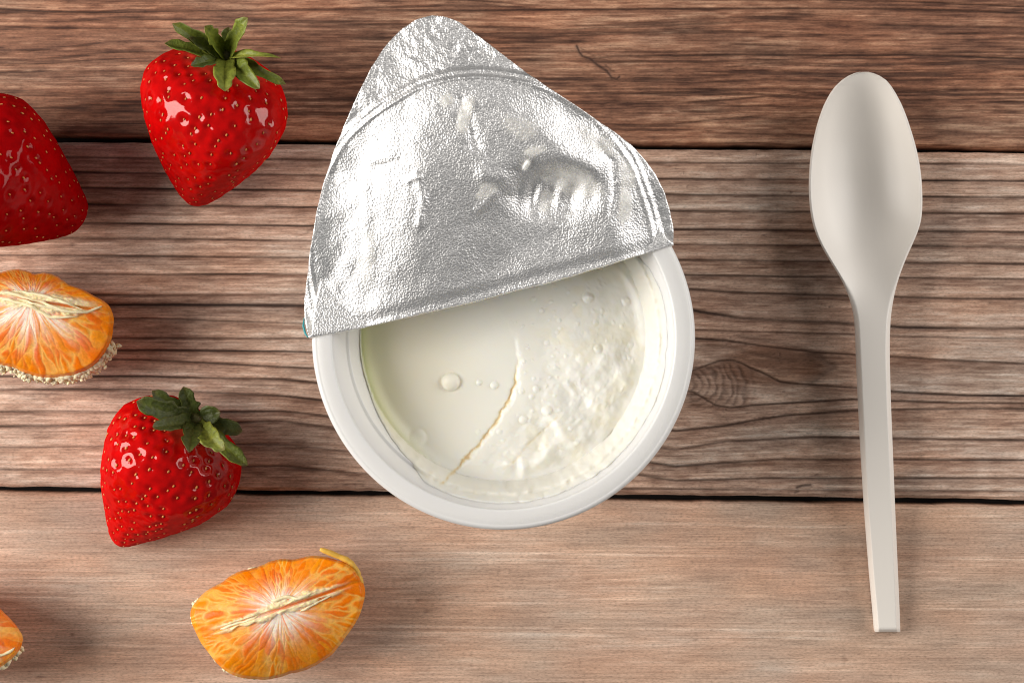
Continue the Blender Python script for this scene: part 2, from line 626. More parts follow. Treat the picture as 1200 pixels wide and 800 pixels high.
mid_lines = [
    (W_((60, 184), (300, 186.6), (850, 191), (1130, 192.5)), 1.1, .75),
    (W_((60, 201), (300, 204.6), (850, 210), (1130, 211.8)), 1.2, .85),
    (W_((60, 219), (300, 222.6), (850, 228.6), (1130, 231)), 1.2, .85),
    (W_((60, 238), (300, 242), (850, 247.5), (1130, 250.3)), 1.2, .85),
    (W_((60, 260), (300, 264), (850, 269), (1130, 271.8)), 1.2, .85),
    (W_((60, 278), (300, 281.4), (850, 287), (1130, 288.8)), 1.2, .8),
    (W_((60, 299), (300, 301), (850, 304.8), (1130, 309)), 1.2, .8),
    (W_((60, 320), (170, 322), (300, 321), (850, 322.6), (1130, 326.8)), 1.2, .8),
    (W_((60, 344), (170, 346), (300, 345), (800, 338), (850, 342), (960, 346), (1130, 350)), 1.4, .7),
    (W_((60, 357), (170, 357), (300, 357.6), (800, 362), (870, 373), (960, 377), (1060, 384), (1130, 384.5)), 2.2, .9),
    (W_((60, 374), (170, 373), (330, 378), (800, 386), (880, 389), (1000, 392), (1130, 396.5)), 1.1, .55),
    (W_((60, 396), (170, 396), (330, 396.5), (800, 396), (850, 399), (900, 406), (960, 413), (1060, 419), (1130, 422.6), (1200, 426)), 1.2, .8),
    (W_((60, 410), (170, 410), (330, 411.7), (770, 424), (800, 440), (815, 433), (830, 427), (842, 423), (857, 422), (868, 425), (880, 431.5), (892, 436), (904, 442),
        (914, 447.5), (930, 449.5), (1000, 454), (1060, 460), (1130, 463.3)), 1.2, .95),
    (W_((60, 421), (170, 421), (330, 429.5), (780, 456), (812, 459), (824, 466), (838, 474.5), (856, 477.5), (880, 475), (1000, 468), (1130, 472)), 1.2, .8),
    (W_((60, 441), (170, 441), (330, 444.2), (560, 470), (790, 505), (850, 499), (880, 493), (920, 487), (1000, 481), (1130, 478.5)), 1.4, .85),
    (W_((60, 456), (170, 456), (330, 463.5), (560, 490), (790, 527), (850, 517), (900, 515), (950, 512), (1000, 513), (1130, 515)), 1.4, .8),
    (W_((60, 482), (170, 483), (330, 481.6), (560, 508), (790, 546), (850, 542), (920, 538), (1130, 538.7)), 1.4, .8),
    (W_((60, 499), (170, 497), (330, 493), (560, 525), (790, 563), (900, 560), (1000, 560), (1130, 560)), 1.4, .65),
    (W_((60, 524), (170, 521), (330, 519.6), (500, 540), (640, 572), (1130, 575)), 1.3, .6),
    (W_((60, 550), (170, 549), (330, 545.5), (500, 562), (640, 580), (1130, 590)), 1.3, .6),
]
mid_strokes = [
    ([(868, 394), (905, 401), (935, 407), (955, 415), (968, 424), (978, 430), (966, 437), (958, 444), (946, 449)], 3.5, .35),
    ([(934, 571), (940, 569), (950, 568)], 1.8, .8), ([(932, 577), (936, 575)], 1.6, .6),
    ([(790, 414), (820, 406), (850, 406), (890, 416), (930, 424)], 2.2, .25),
]
plank('plank', columns([(790, 1000, 1.25)]), gap1_bot, gap2_top, 420, mid_lines, mid_strokes, pal_mid, M['wood_ridged'], 23, 0.24,
      0.00022, table, knot=(806, 452))

bot_lines = []
bot_strokes = [([(-20 + 0, 744), (2, 744)], 1, .2)]
plank('plank', columns(), gap2_bot, lambda x: 985 + 0 * x, 300, bot_lines, bot_strokes, pal_bot, M['wood_pale'], 35, 0.0, 0.00010, table)

# ------------------------------------------------------------------ the cup
CX, CY = 590.0, 396.0
RIM_Z = 0.046
KR = (H - RIM_Z) / (H - 0.060)       # keeps the rim at its size in the picture
DZ = RIM_Z - 0.060
cup_c = P(CX, CY, RIM_Z)
cup = empty('yogurt_cup', (cup_c[0], cup_c[1], 0))
tag(cup, 'white plastic yogurt cup with its silver foil lid peeled back', 'cup')


def lathe(profile, nseg=220):
    pr = np.asarray(profile, float) * np.array([KR, 1.0])
    pr[:, 1] += np.where(pr[:, 1] > 0.040, DZ, 0)
    th = np.linspace(0, 2 * np.pi, nseg, endpoint=False)
    V = np.stack([pr[:, :1] * np.cos(th) + cup_c[0], pr[:, :1] * np.sin(th) + cup_c[1], np.repeat(pr[:, 1:], nseg, 1)], -1)
    return V, grid_faces(len(pr), nseg, cyc=True)


inner = [(29.2, 45.5), (29.75, 48.0), (31.0, 51.2), (31.75, 53.3), (31.85, 53.75), (32.0, 53.95), (32.45, 53.85), (32.6, 53.95), (32.7, 54.5), (33.5, 57.0), (34.5, 58.8), (34.75, 59.15)]
outer = [(35.6, 58.6), (34.8, 56.0), (34.2, 52.0), (32, 30), (30.0, 2.5), (29.5, 1.0), (28.6, 0.15), (27, 0.0), (26, 1.2), (0.05, 1.5)]
rim_prof = [(34.75, 59.15), (34.85, 59.75), (35.05, 59.97), (35.3, 60.0), (36.5, 60.02), (37.7, 60.0), (37.85, 59.93), (38.0, 59.93), (38.12, 59.98), (38.5, 59.85), (38.9, 59.45), (39.0, 58.9), (38.95, 57.6), (38.6, 57.3),
            (38.0, 57.4), (37.7, 58.3), (36.8, 58.7), (35.6, 58.6)]
Vb, Fb = lathe(np.array([(0.05, 3.0), (27.5, 3.1), (28.2, 8.0)] + inner) * 1e-3)
Vo, Fo = lathe(np.array(outer) * 1e-3)
bv, bf = join([(Vb.reshape(-1, 3), [Fb[:, ::-1]]), (Vo.reshape(-1, 3), [Fo])])
build('cup_wall', bv, bf, M['plastic'], cup)
Vr, Fr = lathe(np.array(rim_prof) * 1e-3, 260)
ang = np.linspace(0, 2 * np.pi, 260, endpoint=False)
Vr[..., 2] += 0.00010 * (fbm(np.cos(ang) * 4 + 9, np.sin(ang) * 4 + 9, 5, 3)[None] - .5)
build('rim', Vr, Fr[:, ::-1], M['plastic'], cup)

# ------------------------------------------------------------------ yogurt
nth, nr = 460, 190
th = np.linspace(0, 2 * np.pi, nth, endpoint=False)     # image angle, clockwise from +x
deg = np.degrees(th)
climb = np.interp(deg, [0, 25, 50, 75, 100, 118, 135, 160, 200, 260, 290, 310, 325, 345, 360], [24, 25, 27, 30, 29, 22, 9, 1.5, 1, 1, 2, 9, 18, 23, 24])
climb = climb * (0.78 + 0.42 * fbm(np.cos(th) * 5 + 20, np.sin(th) * 5 + 20, 71, 4)) + 1.0
s = np.linspace(0.00002, 1, nr) ** 0.85
RY = 29.75e-3 * KR
wall_r = np.array([29.75, 31.0, 31.8, 32.45, 32.7, 33.5]) * 1e-3 * KR
wall_z = np.array([48.0, 51.2, 53.5, 53.95, 54.5, 57.0]) * 1e-3 + DZ
pxm = 166.0 / RY
Rout = RY + climb / pxm * 0.95
RR = s[:, None] * Rout[None]
Xp = CX + RR * pxm * np.cos(th)[None]
Yp = CY + RR * pxm * np.sin(th)[None]
crack = [(590, 372), (600, 388), (606, 412), (606, 432), (601, 455), (590, 480), (576, 500), (560, 520), (545, 538), (527, 557), (519, 562)]
ca = np.array(crack)
cxs = np.interp(Yp, ca[:, 1], ca[:, 0])
cxs = np.where(Yp < 372, 590 - (372 - Yp) * 0.75, cxs)
wob = 3.5 * (fbm(Xp / 9, Yp / 9, 3, 3) - .5)
wob = wob + 7 * (fbm(Xp / 8, Yp / 8, 93, 3) - .5)
right = sst(-3, 7, Xp - cxs + wob)
rightw = sst(0, 55, Xp - cxs)
h = np.zeros_like(Xp)
lump = fbm(Xp / 42, Yp / 42, 31, 4, .5) - .5
fine = fbm(Xp / 11, Yp / 11, 37, 3, .55) - .5
lowr = sst(380, 520, Yp + 0.55 * (Xp - 600))
h += right * (0.0009 * sst(365, 450, Yp) + rightw * (0.0020 * lump * (0.35 + 0.8 * lowr) + 0.00045 * fine * (0.35 + lowr)))
h += -0.0009 * sst(130, 20, np.hypot(Xp - 500, Yp - 470)) + 0.0010 * (fbm(Xp / 90, Yp / 90, 44, 2) - .5)
jx, jy = 7 * (fbm(Xp / 8, Yp / 8, 93, 3) - .5), 7 * (fbm(Xp / 8, Yp / 8, 94, 3) - .5)
dcr = dist_poly(Xp + jx, Yp + jy, crack[2:])
groove = g(dcr, 1.5) * sst(415, 455, Yp)
h -= 0.0005 * groove
c2 = dist_poly(Xp, Yp, [(652, 488), (636, 503), (618, 520), (604, 538), (590, 548)]) + np.abs(wob) * .5
h -= 0.00018 * g(c2, 1.8)
# streaks dragged over the surface towards the lower right
ux, uy = (Xp - 600) * 0.78 + (Yp - 400) * 0.62, -(Xp - 600) * 0.62 + (Yp - 400) * 0.78
drag = fbm(ux / 16, uy / 70, 81, 3) - .5
h += right * rightw * 0.0005 * drag * (0.3 + lowr)
bub = [(528, 447, 10.5, 1.05), (561, 448, 3.4, .9), (579, 451, 4.5, .9), (613, 491, 5, .8), (688, 349, 6, .9), (733, 353, 5, .7), (700, 408, 5, .6), (560, 505, 3, .4),
       (490, 512, 10, .25), (640, 480, 6, .5), (628, 455, 4, .6)]
for _ in range(190):
    a_, r_ = rng.uniform(-1.0, 1.75), 163 * math.sqrt(rng.uniform(0.0, 1))
    x_, y_ = CX + r_ * math.cos(a_), CY + r_ * math.sin(a_)
    if x_ > np.interp(y_, ca[:, 1], ca[:, 0]) + 6:
        bub.append((x_, y_, rng.choice([1.6, 2.1, 2.6, 3.4], p=[.4, .3, .2, .1]), rng.uniform(.3, .7)))
for x_, y_, r_, k_ in bub:
    d2 = ((Xp - x_) ** 2 + (Yp - y_) ** 2) / (r_ * r_)
    dome = np.sqrt(np.clip(1 - d2, 0, 1))
    h += dome * r_ * S * 0.62 * k_ - 0.00012 * g(np.sqrt(d2) - 1.05, .25) * min(1, r_ / 6)
# torn curds near the lower edge
for x_, y_, a_, L_, w_, k_ in [(613, 553, 1.5, 15, 4.5, 1.0), (596, 542, .3, 7, 4, .7), (655, 500, .9, 14, 5, .7), (690, 560, -.6, 22, 5, .8), (640, 530, -.8, 16, 6, .7),
                               (725, 520, -.9, 24, 6, .8), (745, 470, -1.2, 20, 5, .7), (560, 572, .15, 26, 4, .6), (708, 505, -1.0, 14, 5, .6), (668, 455, .9, 14, 4, .5),
                               (737, 330, .9, 18, 4, .9), (745, 345, 1.1, 14, 4, .7), (665, 575, -.2, 20, 5, .7)]:
    dx, dy = Xp - x_, Yp - y_
    p_, q_ = dx * math.cos(a_) + dy * math.sin(a_), -dx * math.sin(a_) + dy * math.cos(a_)
    h += 0.0011 * k_ * np.exp(-(p_ / L_) ** 2 - (q_ / w_) ** 2)
onwall = RR > RY * 0.995
edge = sst(0.90, 1.0, RR / RY)
h = h * (1 - 0.8 * edge) + 0.0005 * edge ** 2
zw = np.interp(RR, wall_r, wall_z)
film = 0.00035 + 0.0009 * fbm(Xp / 18, Yp / 18, 55, 3) + 0.0010 * (fbm(Xp / 6, Yp / 6, 56, 2) - .5)
tail = np.clip((Rout[None] - RR) / (Rout[None] - RY * 0.99), 0, 1)
Z = np.where(RR > RY, zw + film * np.minimum(1, tail * 3.0) - 0.0006 * (tail < 0.02), 0.048 + DZ + h)
lipb = sst(RY * 0.97, RY * 1.0, RR) * sst(RY * 1.06, RY, RR)
# curd bank along the lower right of the wall
Vy = np.stack([cup_c[0] + RR * np.cos(th)[None], cup_c[1] - RR * np.sin(th)[None], Z], -1)
Vy = np.concatenate([Vy.reshape(-1, 3)])
base = np.array([0.93, 0.90, 0.81])
colr = np.broadcast_to(base, Xp.shape + (3,)).copy()
colr = mix(colr, (0.89, 0.87, 0.80), right * (0.35 + 0.4 * fbm(Xp / 30, Yp / 30, 12, 3)))
colr = mix(colr, (0.84, 0.64, 0.28), np.clip(0.8 * groove + 0.25 * g(c2, 1.6), 0, 1))
colr = mix(colr, (0.84, 0.76, 0.52), right * rightw * (RR < RY) * 0.22 * sst(0.62, 0.72, fbm(Xp / 26, Yp / 26, 63, 3)))
colr = mix(colr, (0.82, 0.84, 0.58), sst(0.93, 1.0, RR / RY) * sst(1.03, 1.0, RR / RY) * np.broadcast_to(sst(120, 175, deg) * sst(345, 300, deg), RR.shape) * 0.7)
# whey-yellow left side, with its shading also painted into the colour
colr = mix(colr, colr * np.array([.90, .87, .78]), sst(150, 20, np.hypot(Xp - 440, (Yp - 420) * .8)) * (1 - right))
colr = np.where((RR > RY)[..., None], colr * np.array([.88, .875, .86]), colr)
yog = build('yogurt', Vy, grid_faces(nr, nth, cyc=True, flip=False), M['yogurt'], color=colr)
tag(yog, 'creamy white yogurt with a crack across its surface inside the cup', 'yogurt')

# thin pool of whey at the left edge of the yogurt
nt_, nr_ = 120, 22
tw = np.radians(np.linspace(118, 262, nt_))
wid = 30e-3 * 0.30 * np.sin(np.linspace(0, np.pi, nt_)) ** 0.8 + 0.0004
sr = np.linspace(0, 1, nr_)
RW = RY * 1.004 - (1 - sr[:, None]) * wid[None]
Vw = np.stack([cup_c[0] + RW * np.cos(tw), cup_c[1] - RW * np.sin(tw), 0.0488 + DZ + 0 * RW], -1)
cover = 0.38 * (sr[:, None] ** 1.0) * np.sin(np.linspace(0, np.pi, nt_))[None] ** 0.5
build('whey', Vw, grid_faces(nr_, nt_, flip=False), M['whey'], yog, floats={'cover': cover})

# ------------------------------------------------------------------ foil lid
left_o = [(362, 395), (357, 375), (357, 350), (359, 330), (364, 290), (371, 250), (380, 212), (391, 178), (404, 146), (419, 112), (436, 78), (452, 54), (470, 35), (488, 23), (506, 18.5)]
right_o = [(789, 286), (789, 268), (785, 246), (778, 224), (768, 204), (756, 188), (741, 171), (722, 156), (700, 141), (672, 122), (640, 101), (612, 82), (585, 61), (560, 42), (538, 26), (522, 20), (506, 18.5)]


def resample(pts, n):
    p = np.array(pts, float)
    d = np.concatenate([[0], np.cumsum(np.hypot(*np.diff(p, axis=0).T))])
    t = np.linspace(0, d[-1], n)
    q = np.stack([np.interp(t, d, p[:, 0]), np.interp(t, d, p[:, 1])], 1)
    for _ in range(3):
        q[1:-1] = (q[:-2] + 2 * q[1:-1] + q[2:]) / 4
    return q


nv, nu = 230, 250
Lc, Rc = resample(left_o, nv), resample(right_o, nv)
jit = lambda k: 1.3 * (fbm(np.linspace(0, 40, nv), k, 6, 3) - .5)
Lc[3:-3, 0] += jit(1.5)[3:-3]
Rc[3:-3, 0] += jit(8.5)[3:-3]
u = np.linspace(0, 1, nu)[None, :]
sag = (np.sin(np.pi * u) * 7.0) * np.exp(-np.linspace(0, 1, nv)[:, None] * 14)
LX = Lc[:, :1] * (1 - u) + Rc[:, :1] * u
LY = Lc[:, 1:] * (1 - u) + Rc[:, 1:] * u + sag + 2.6 * (fbm(u * 9, 0 * u, 4, 3) - .5) * np.exp(-np.linspace(0, 1, nv)[:, None] * 14)
nrm = np.array([-0.249, -0.968])
FD = (LX - 362) * nrm[0] + (LY - 395) * nrm[1]          # distance from the fold line
AL = (LX - 362) * 0.968 - (LY - 395) * 0.249           # along the fold line
ucen = AL / 442.0


def lid_z(x, y, uu, fd):
    z = RIM_Z + 0.0030 + 0.0085 * sst(0, 330, fd) + 0.0030 * np.sin(np.clip(fd / 330, 0, 1) * np.pi)
    # the sheet curls down towards both long edges
    wpx = np.hypot(Rc[:, 0] - Lc[:, 0], Rc[:, 1] - Lc[:, 1])[:, None]
    nar = np.clip(wpx / 320, 0, 1) ** 1.5
    wv = 1 + 0.7 * (fbm(x / 60, y / 90, 21, 3) - .5)
    z = z - nar * wv * (0.0052 * sst(130, 0, uu * wpx) + 0.0034 * sst(75, 0, (1 - uu) * wpx)) - 0.0005 * sst(14, 0, fd)
    rc = np.hypot(x - 563.6, y - 293) + 5 * (fbm(x / 55, y / 55, 18, 2) - .5)
    z = z + (0.3 + 0.9 * fbm(x / 40, y / 40, 17, 2)) * (0.0004 * g(rc - 201, 2.2) + 0.0005 * g(rc - 210, 2.6) - 0.0003 * g(rc - 205.5, 2.0))
    out = sst(203, 214, rc)
    z = z + out * (0.0010 * (fbm(x / 24, y / 24, 15, 3) - .5) + 0.00022 * (fbm(x / 7, y / 7, 16, 2) - .5)) - out * 0.0010
    # broad buckles
    z = z + 0.0030 * (fbm(x / 130 + 3.1, y / 115 + 1.7, 19, 2, .4) - .5) + 0.0005 * (fbm(x / 34, y / 34, 29, 3) - .5)
    # sharp creases
    for pts, w, k in [([(488, 205), (497, 232), (492, 262)], 4, .0008), ([(440, 195), (468, 188)], 3, -.0006), ([(478, 212), (490, 206)], 3, .0006),
                      ([(430, 190), (428, 250), (432, 300)], 5, .0004), ([(540, 118), (552, 150), (556, 170)], 6, -.0010), ([(700, 170), (718, 190), (720, 225), (716, 250)], 3, -.0008),
                      ([(570, 205), (600, 215), (650, 190), (690, 195)], 9, .0011), ([(560, 245), (580, 228)], 4, .0007), ([(630, 72), (660, 108)], 5, .0007)]:
        z = z + 0.5 * k * g(dist_poly(x, y, pts) + 3 * (fbm(x / 9, y / 9, 14, 2) - .5), w * 1.3)
    # the dent with finger-like folds
    e = np.hypot((x - 648) / 62, (y - 222) / 40)
    ribs = np.cos((x - 648 + 0.25 * (y - 222) + 16 * fbm(x / 50, y / 40, 13, 2)) / 24 * 2 * np.pi)
    z = z - 0.0024 * sst(1.15, .2, e) + 0.00042 * ribs * sst(1.0, .3, e) * sst(200, 225, y)
    return z


LZ = lid_z(LX, LY, u + 0 * LY, FD)
lid_top = P(LX, LY, LZ)
# rolled fold: the sheet turns under and runs back to the seal on the rim
nf = 14
fold = []
for k in range(1, nf):
    a_ = math.pi * k / (nf - 1)
    zz = LZ[0] * (1 + math.cos(a_)) / 2 + (RIM_Z + 0.0004) * (1 - math.cos(a_)) / 2
    ox = -nrm[0] * 1.6 * math.sin(a_)
    oy = -nrm[1] * 1.6 * math.sin(a_)
    fold.append(P(LX[0] + ox, LY[0] + oy, zz))
# sealed half lying flat on the rim, under the flap
sealed = []
e0 = fold[-1]
for k in np.linspace(0.03, 1, 24):
    # chord end points slide along the rim circle of the cup to its far side
    a0, a1 = math.radians(179.0), math.radians(180 + 151.0)
    mid = math.radians(180 + 76.0)
    aL, aR = a0 + (mid - a0) * k, a1 + (mid - a1) * k
    rr_ = 224.0
    pl = np.array([CX + rr_ * math.cos(aL), CY + rr_ * math.sin(aL)])
    pr = np.array([CX + rr_ * math.cos(aR), CY + rr_ * math.sin(aR)])
    uu = np.linspace(0, 1, nu)
    q = pl[None] * (1 - uu[:, None]) + pr[None] * uu[:, None]
    sealed.append(P(q[:, 0], q[:, 1], RIM_Z + 0.0004 + 0 * uu))
allv = np.concatenate([np.array(sealed)[::-1], np.array(fold)[::-1], lid_top], 0)
lid = build('foil_lid', allv, grid_faces(len(allv), nu, flip=False), M['foil'], cup)
sol = lid.modifiers.new('thickness', 'SOLIDIFY')
sol.thickness = 0.00012
sol.offset = -1
# a bit of the printed outer side shows at the lower left lip
pp = [P(x, y, z) for x, y, z in [(356.5, 372, RIM_Z - .001), (355.5, 382, RIM_Z - .001), (358, 391, RIM_Z - .0006), (361, 395.5, RIM_Z + .0004)]]
tv, tf = tube(pp, [0.0001, 0.00025, 0.00025, 0.0001], 8)
build('printed_edge', tv, tf, M['print'], lid)

# yogurt left on the foil
for cx_, cy_, rx, ry, rot, strength, thick in [(545, 135, 10, 26, .25, .85, .0007), (523, 118, 11, 9, .5, .6, .0003), (617, 194, 4, 10, .5, 1.0, .0010), (733, 240, 10, 30, .05, .8, .0005),
                                              (672, 216, 42, 20, .35, .55, .0003), (625, 178, 16, 7, -.3, .5, .0003), (735, 205, 12, 20, -.3, .55, .0003), (700, 165, 36, 10, .55, .45, .0002),
                                              (610, 150, 28, 18, .2, .35, .0002), (570, 225, 16, 10, -.6, .45, .0003), (640, 235, 10, 16, .3, .6, .0005), (430, 300, 14, 46, .1, .30, .0002)]:
    nq, na = 14, 40
    qa = np.linspace(0, 2 * np.pi, na, endpoint=False)
    qs = np.linspace(0.01, 1, nq)
    wig = 0.72 + 0.6 * fbm(np.cos(qa) * 1.7 + cx_, np.sin(qa) * 1.7 + cy_, 77, 3)
    lx, ly = qs[:, None] * rx * wig * np.cos(qa), qs[:, None] * ry * wig * np.sin(qa)
    sx = cx_ + lx * math.cos(rot) - ly * math.sin(rot)
    sy = cy_ + lx * math.sin(rot) + ly * math.cos(rot)
    fd = (sx - 362) * nrm[0] + (sy - 395) * nrm[1]
    # height of the sheet at these points: look up the nearest lid grid vertices
    flatX, flatY, flatZ = LX.ravel(), LY.ravel(), LZ.ravel()
    near = (np.abs(flatX - cx_) < 80) & (np.abs(flatY - cy_) < 80)
    gx, gy, gz = flatX[near], flatY[near], flatZ[near]
    d2 = (sx.ravel()[:, None] - gx) ** 2 + (sy.ravel()[:, None] - gy) ** 2
    idx = np.argpartition(d2, 4, axis=1)[:, :4]
    w_ = 1 / (np.take_along_axis(d2, idx, 1) + .2)
    zs = (gz[idx] * w_).sum(1) / w_.sum(1)
    body = (1 - qs[:, None] ** 2)
    zs = zs.reshape(sx.shape) + 0.00018 + thick * body * (0.6 + 0.8 * fbm(sx / 6, sy / 6, 78, 2))
    cov = strength * sst(1.0, 0.45, qs[:, None] + 0.5 * (fbm(sx / 7, sy / 7, 79, 3) - .5))
    build('yogurt_smear', P(sx, sy, zs), grid_faces(nq, na, cyc=True), M['smear'], lid, floats={'cover': cov})

# ------------------------------------------------------------------ spoon
oy = np.array([84.5, 86, 89, 94, 101, 110, 122, 135, 150, 168, 185, 200, 215, 230, 245, 258, 270, 285, 300, 315, 330, 345, 360, 375, 395, 420, 470, 535, 600, 670, 720, 740])
ol = np.array([1007, 1001, 994, 986.5, 979, 972.5, 966, 961, 956.5, 952.5, 949.8, 948.6, 948, 948.2, 949.5, 951.5, 955, 961, 969.5, 979, 988, 994.5, 999.5, 1002.3, 1003.3, 1004.3, 1006.5, 1010, 1014, 1019.5, 1024, 1025.5])
orr = np.array([1018, 1024, 1031, 1038.5, 1044.5, 1050.2, 1056.6, 1062, 1067, 1072.5, 1076.5, 1079, 1080.5, 1081, 1081, 1080, 1076.5, 1070, 1063, 1057, 1051.8, 1048, 1045.3, 1043.5, 1042.7, 1042.7, 1044, 1046.6, 1049.2, 1052.3, 1054.5, 1055])
def smooth_interp(x, xp, fp, sig):
    xd = np.arange(xp[0] - 60, xp[-1] + 60, 1.0)
    yd = np.interp(xd, xp, fp)
    k_ = np.exp(-(np.arange(-60, 61) / sig) ** 2)
    yd = np.convolve(np.pad(yd, 60, 'edge'), k_ / k_.sum(), 'valid')
    return np.interp(x, xd, yd)


nys = 300
ty = np.concatenate([np.linspace(0, 1, 40)[:-1] ** 1.8 * 20 + 84.5, np.linspace(104.5, 740, nys)])
ext = lambda arr: np.interp(ty, oy, arr)
sl, srr = ext(ol), ext(orr)
k5 = np.ones(7) / 7
sm = lambda a: np.concatenate([a[:42], np.convolve(a, k5, 'same')[42:-8], a[-8:]])
_w = sst(98, 150, ty) * sst(736, 700, ty)
sl = sl * (1 - _w) + smooth_interp(ty, oy, ol, 11) * _w
srr = srr * (1 - _w) + smooth_interp(ty, oy, orr, 11) * _w
mu = np.concatenate([np.linspace(-1, -0.86, 9), np.linspace(-0.86, 0.86, 44)[1:-1], np.linspace(0.86, 1, 9)])
cx_ = (sl + srr) / 2
hw = (srr - sl) / 2
rimz = smooth_interp(ty, [84, 110, 160, 230, 300, 345, 380, 430, 540, 660, 740], [8.9, 8.7, 8.2, 8.1, 8.6, 9.4, 9.8, 9.6, 8.0, 5.4, 3.6], 22) * 1e-3
depth = smooth_interp(ty, [84, 92, 105, 130, 170, 215, 250, 285, 315, 345, 375], [0.0, 0.9, 2.7, 4.8, 6.5, 7.3, 6.7, 4.8, 2.6, .9, 0], 14) * 1e-3
bowl = sst(440, 310, ty)[:, None]
m_ = np.abs(mu)[None]
px_edge = hw[:, None] * (1 - m_)                       # pixels in from the edge
cup_shape = 1 - np.clip(m_ / (1 - 2.2 / np.maximum(hw[:, None], 6)), 0, 1) ** 2.0
zb = rimz[:, None] - depth[:, None] * cup_shape - 0.0004 * g(px_edge, 0.8)
# handle: flat crown with sloping flanks
zh = rimz[:, None] - 0.0020 * (1 - sst(0, 5.0, px_edge)) ** 1.1 - 0.0003 * g(px_edge, .6)
ztop = zb * bowl + zh * (1 - bowl)
endr = sst(740, 737, ty)[:, None]
ztop = ztop - 0.0012 * (1 - endr)
SX = cx_[:, None] + mu[None] * hw[:, None]
SY = np.broadcast_to(ty[:, None], SX.shape)
top_v = P(SX, SY, ztop)
thick = 0.0011
und = top_v.copy()
shrink = np.minimum(1, px_edge / 3.0)
und[..., 2] = np.minimum(ztop, rimz[:, None] - 0.0000) - thick * (0.55 + 0.45 * shrink) - 0.0016 * (1 - bowl) * (1 - sst(2, 8, px_edge)) * 0.6
lowest = und[..., 2].min()
drop = max(0, lowest - 0.0002)
top_v[..., 2] -= drop
und[..., 2] -= drop
nrow, ncol = SX.shape
ring = np.concatenate([top_v, und[:, ::-1]], 1)          # closed loop per row
RF = ring.shape[1]
ring_f = grid_faces(nrow, RF, cyc=True, flip=True)
capA = np.stack([np.arange(ncol - 1), np.arange(1, ncol), RF - 2 - np.arange(ncol - 1), RF - 1 - np.arange(ncol - 1)], 1)
capB = capA[:, ::-1] + (nrow - 1) * RF
ringV = ring.reshape(-1, 3)
# vertex normals of the whole piece so that bowl and handle meet without a seam
fv = ringV[ring_f]
fn = np.cross(fv[:, 2] - fv[:, 0], fv[:, 3] - fv[:, 1])
vnrm = np.zeros_like(ringV)
for k in range(4):
    np.add.at(vnrm, ring_f[:, k], fn)
vnrm /= np.linalg.norm(vnrm, axis=1, keepdims=True) + 1e-15
spb = P(1012, 215, 0)
spoon = empty('plastic_spoon', (spb[0], spb[1], 0))
tag(spoon, 'matte off-white plastic spoon lying right of the cup', 'spoon')
cut = int(np.searchsorted(ty, 372))
for nm, a_, b_ in (('bowl', 0, cut + 1), ('handle', cut, nrow)):
    v_ = ring[a_:b_].reshape(-1, 3)
    f_ = [grid_faces(b_ - a_, RF, cyc=True, flip=True)]
    if a_ == 0:
        f_.append(capA[:, ::-1])
    else:
        f_.append(capA + (b_ - a_ - 1) * RF)
    build(nm, v_, f_, M['spoon'], spoon, normals=vnrm.reshape(nrow, RF, 3)[a_:b_])

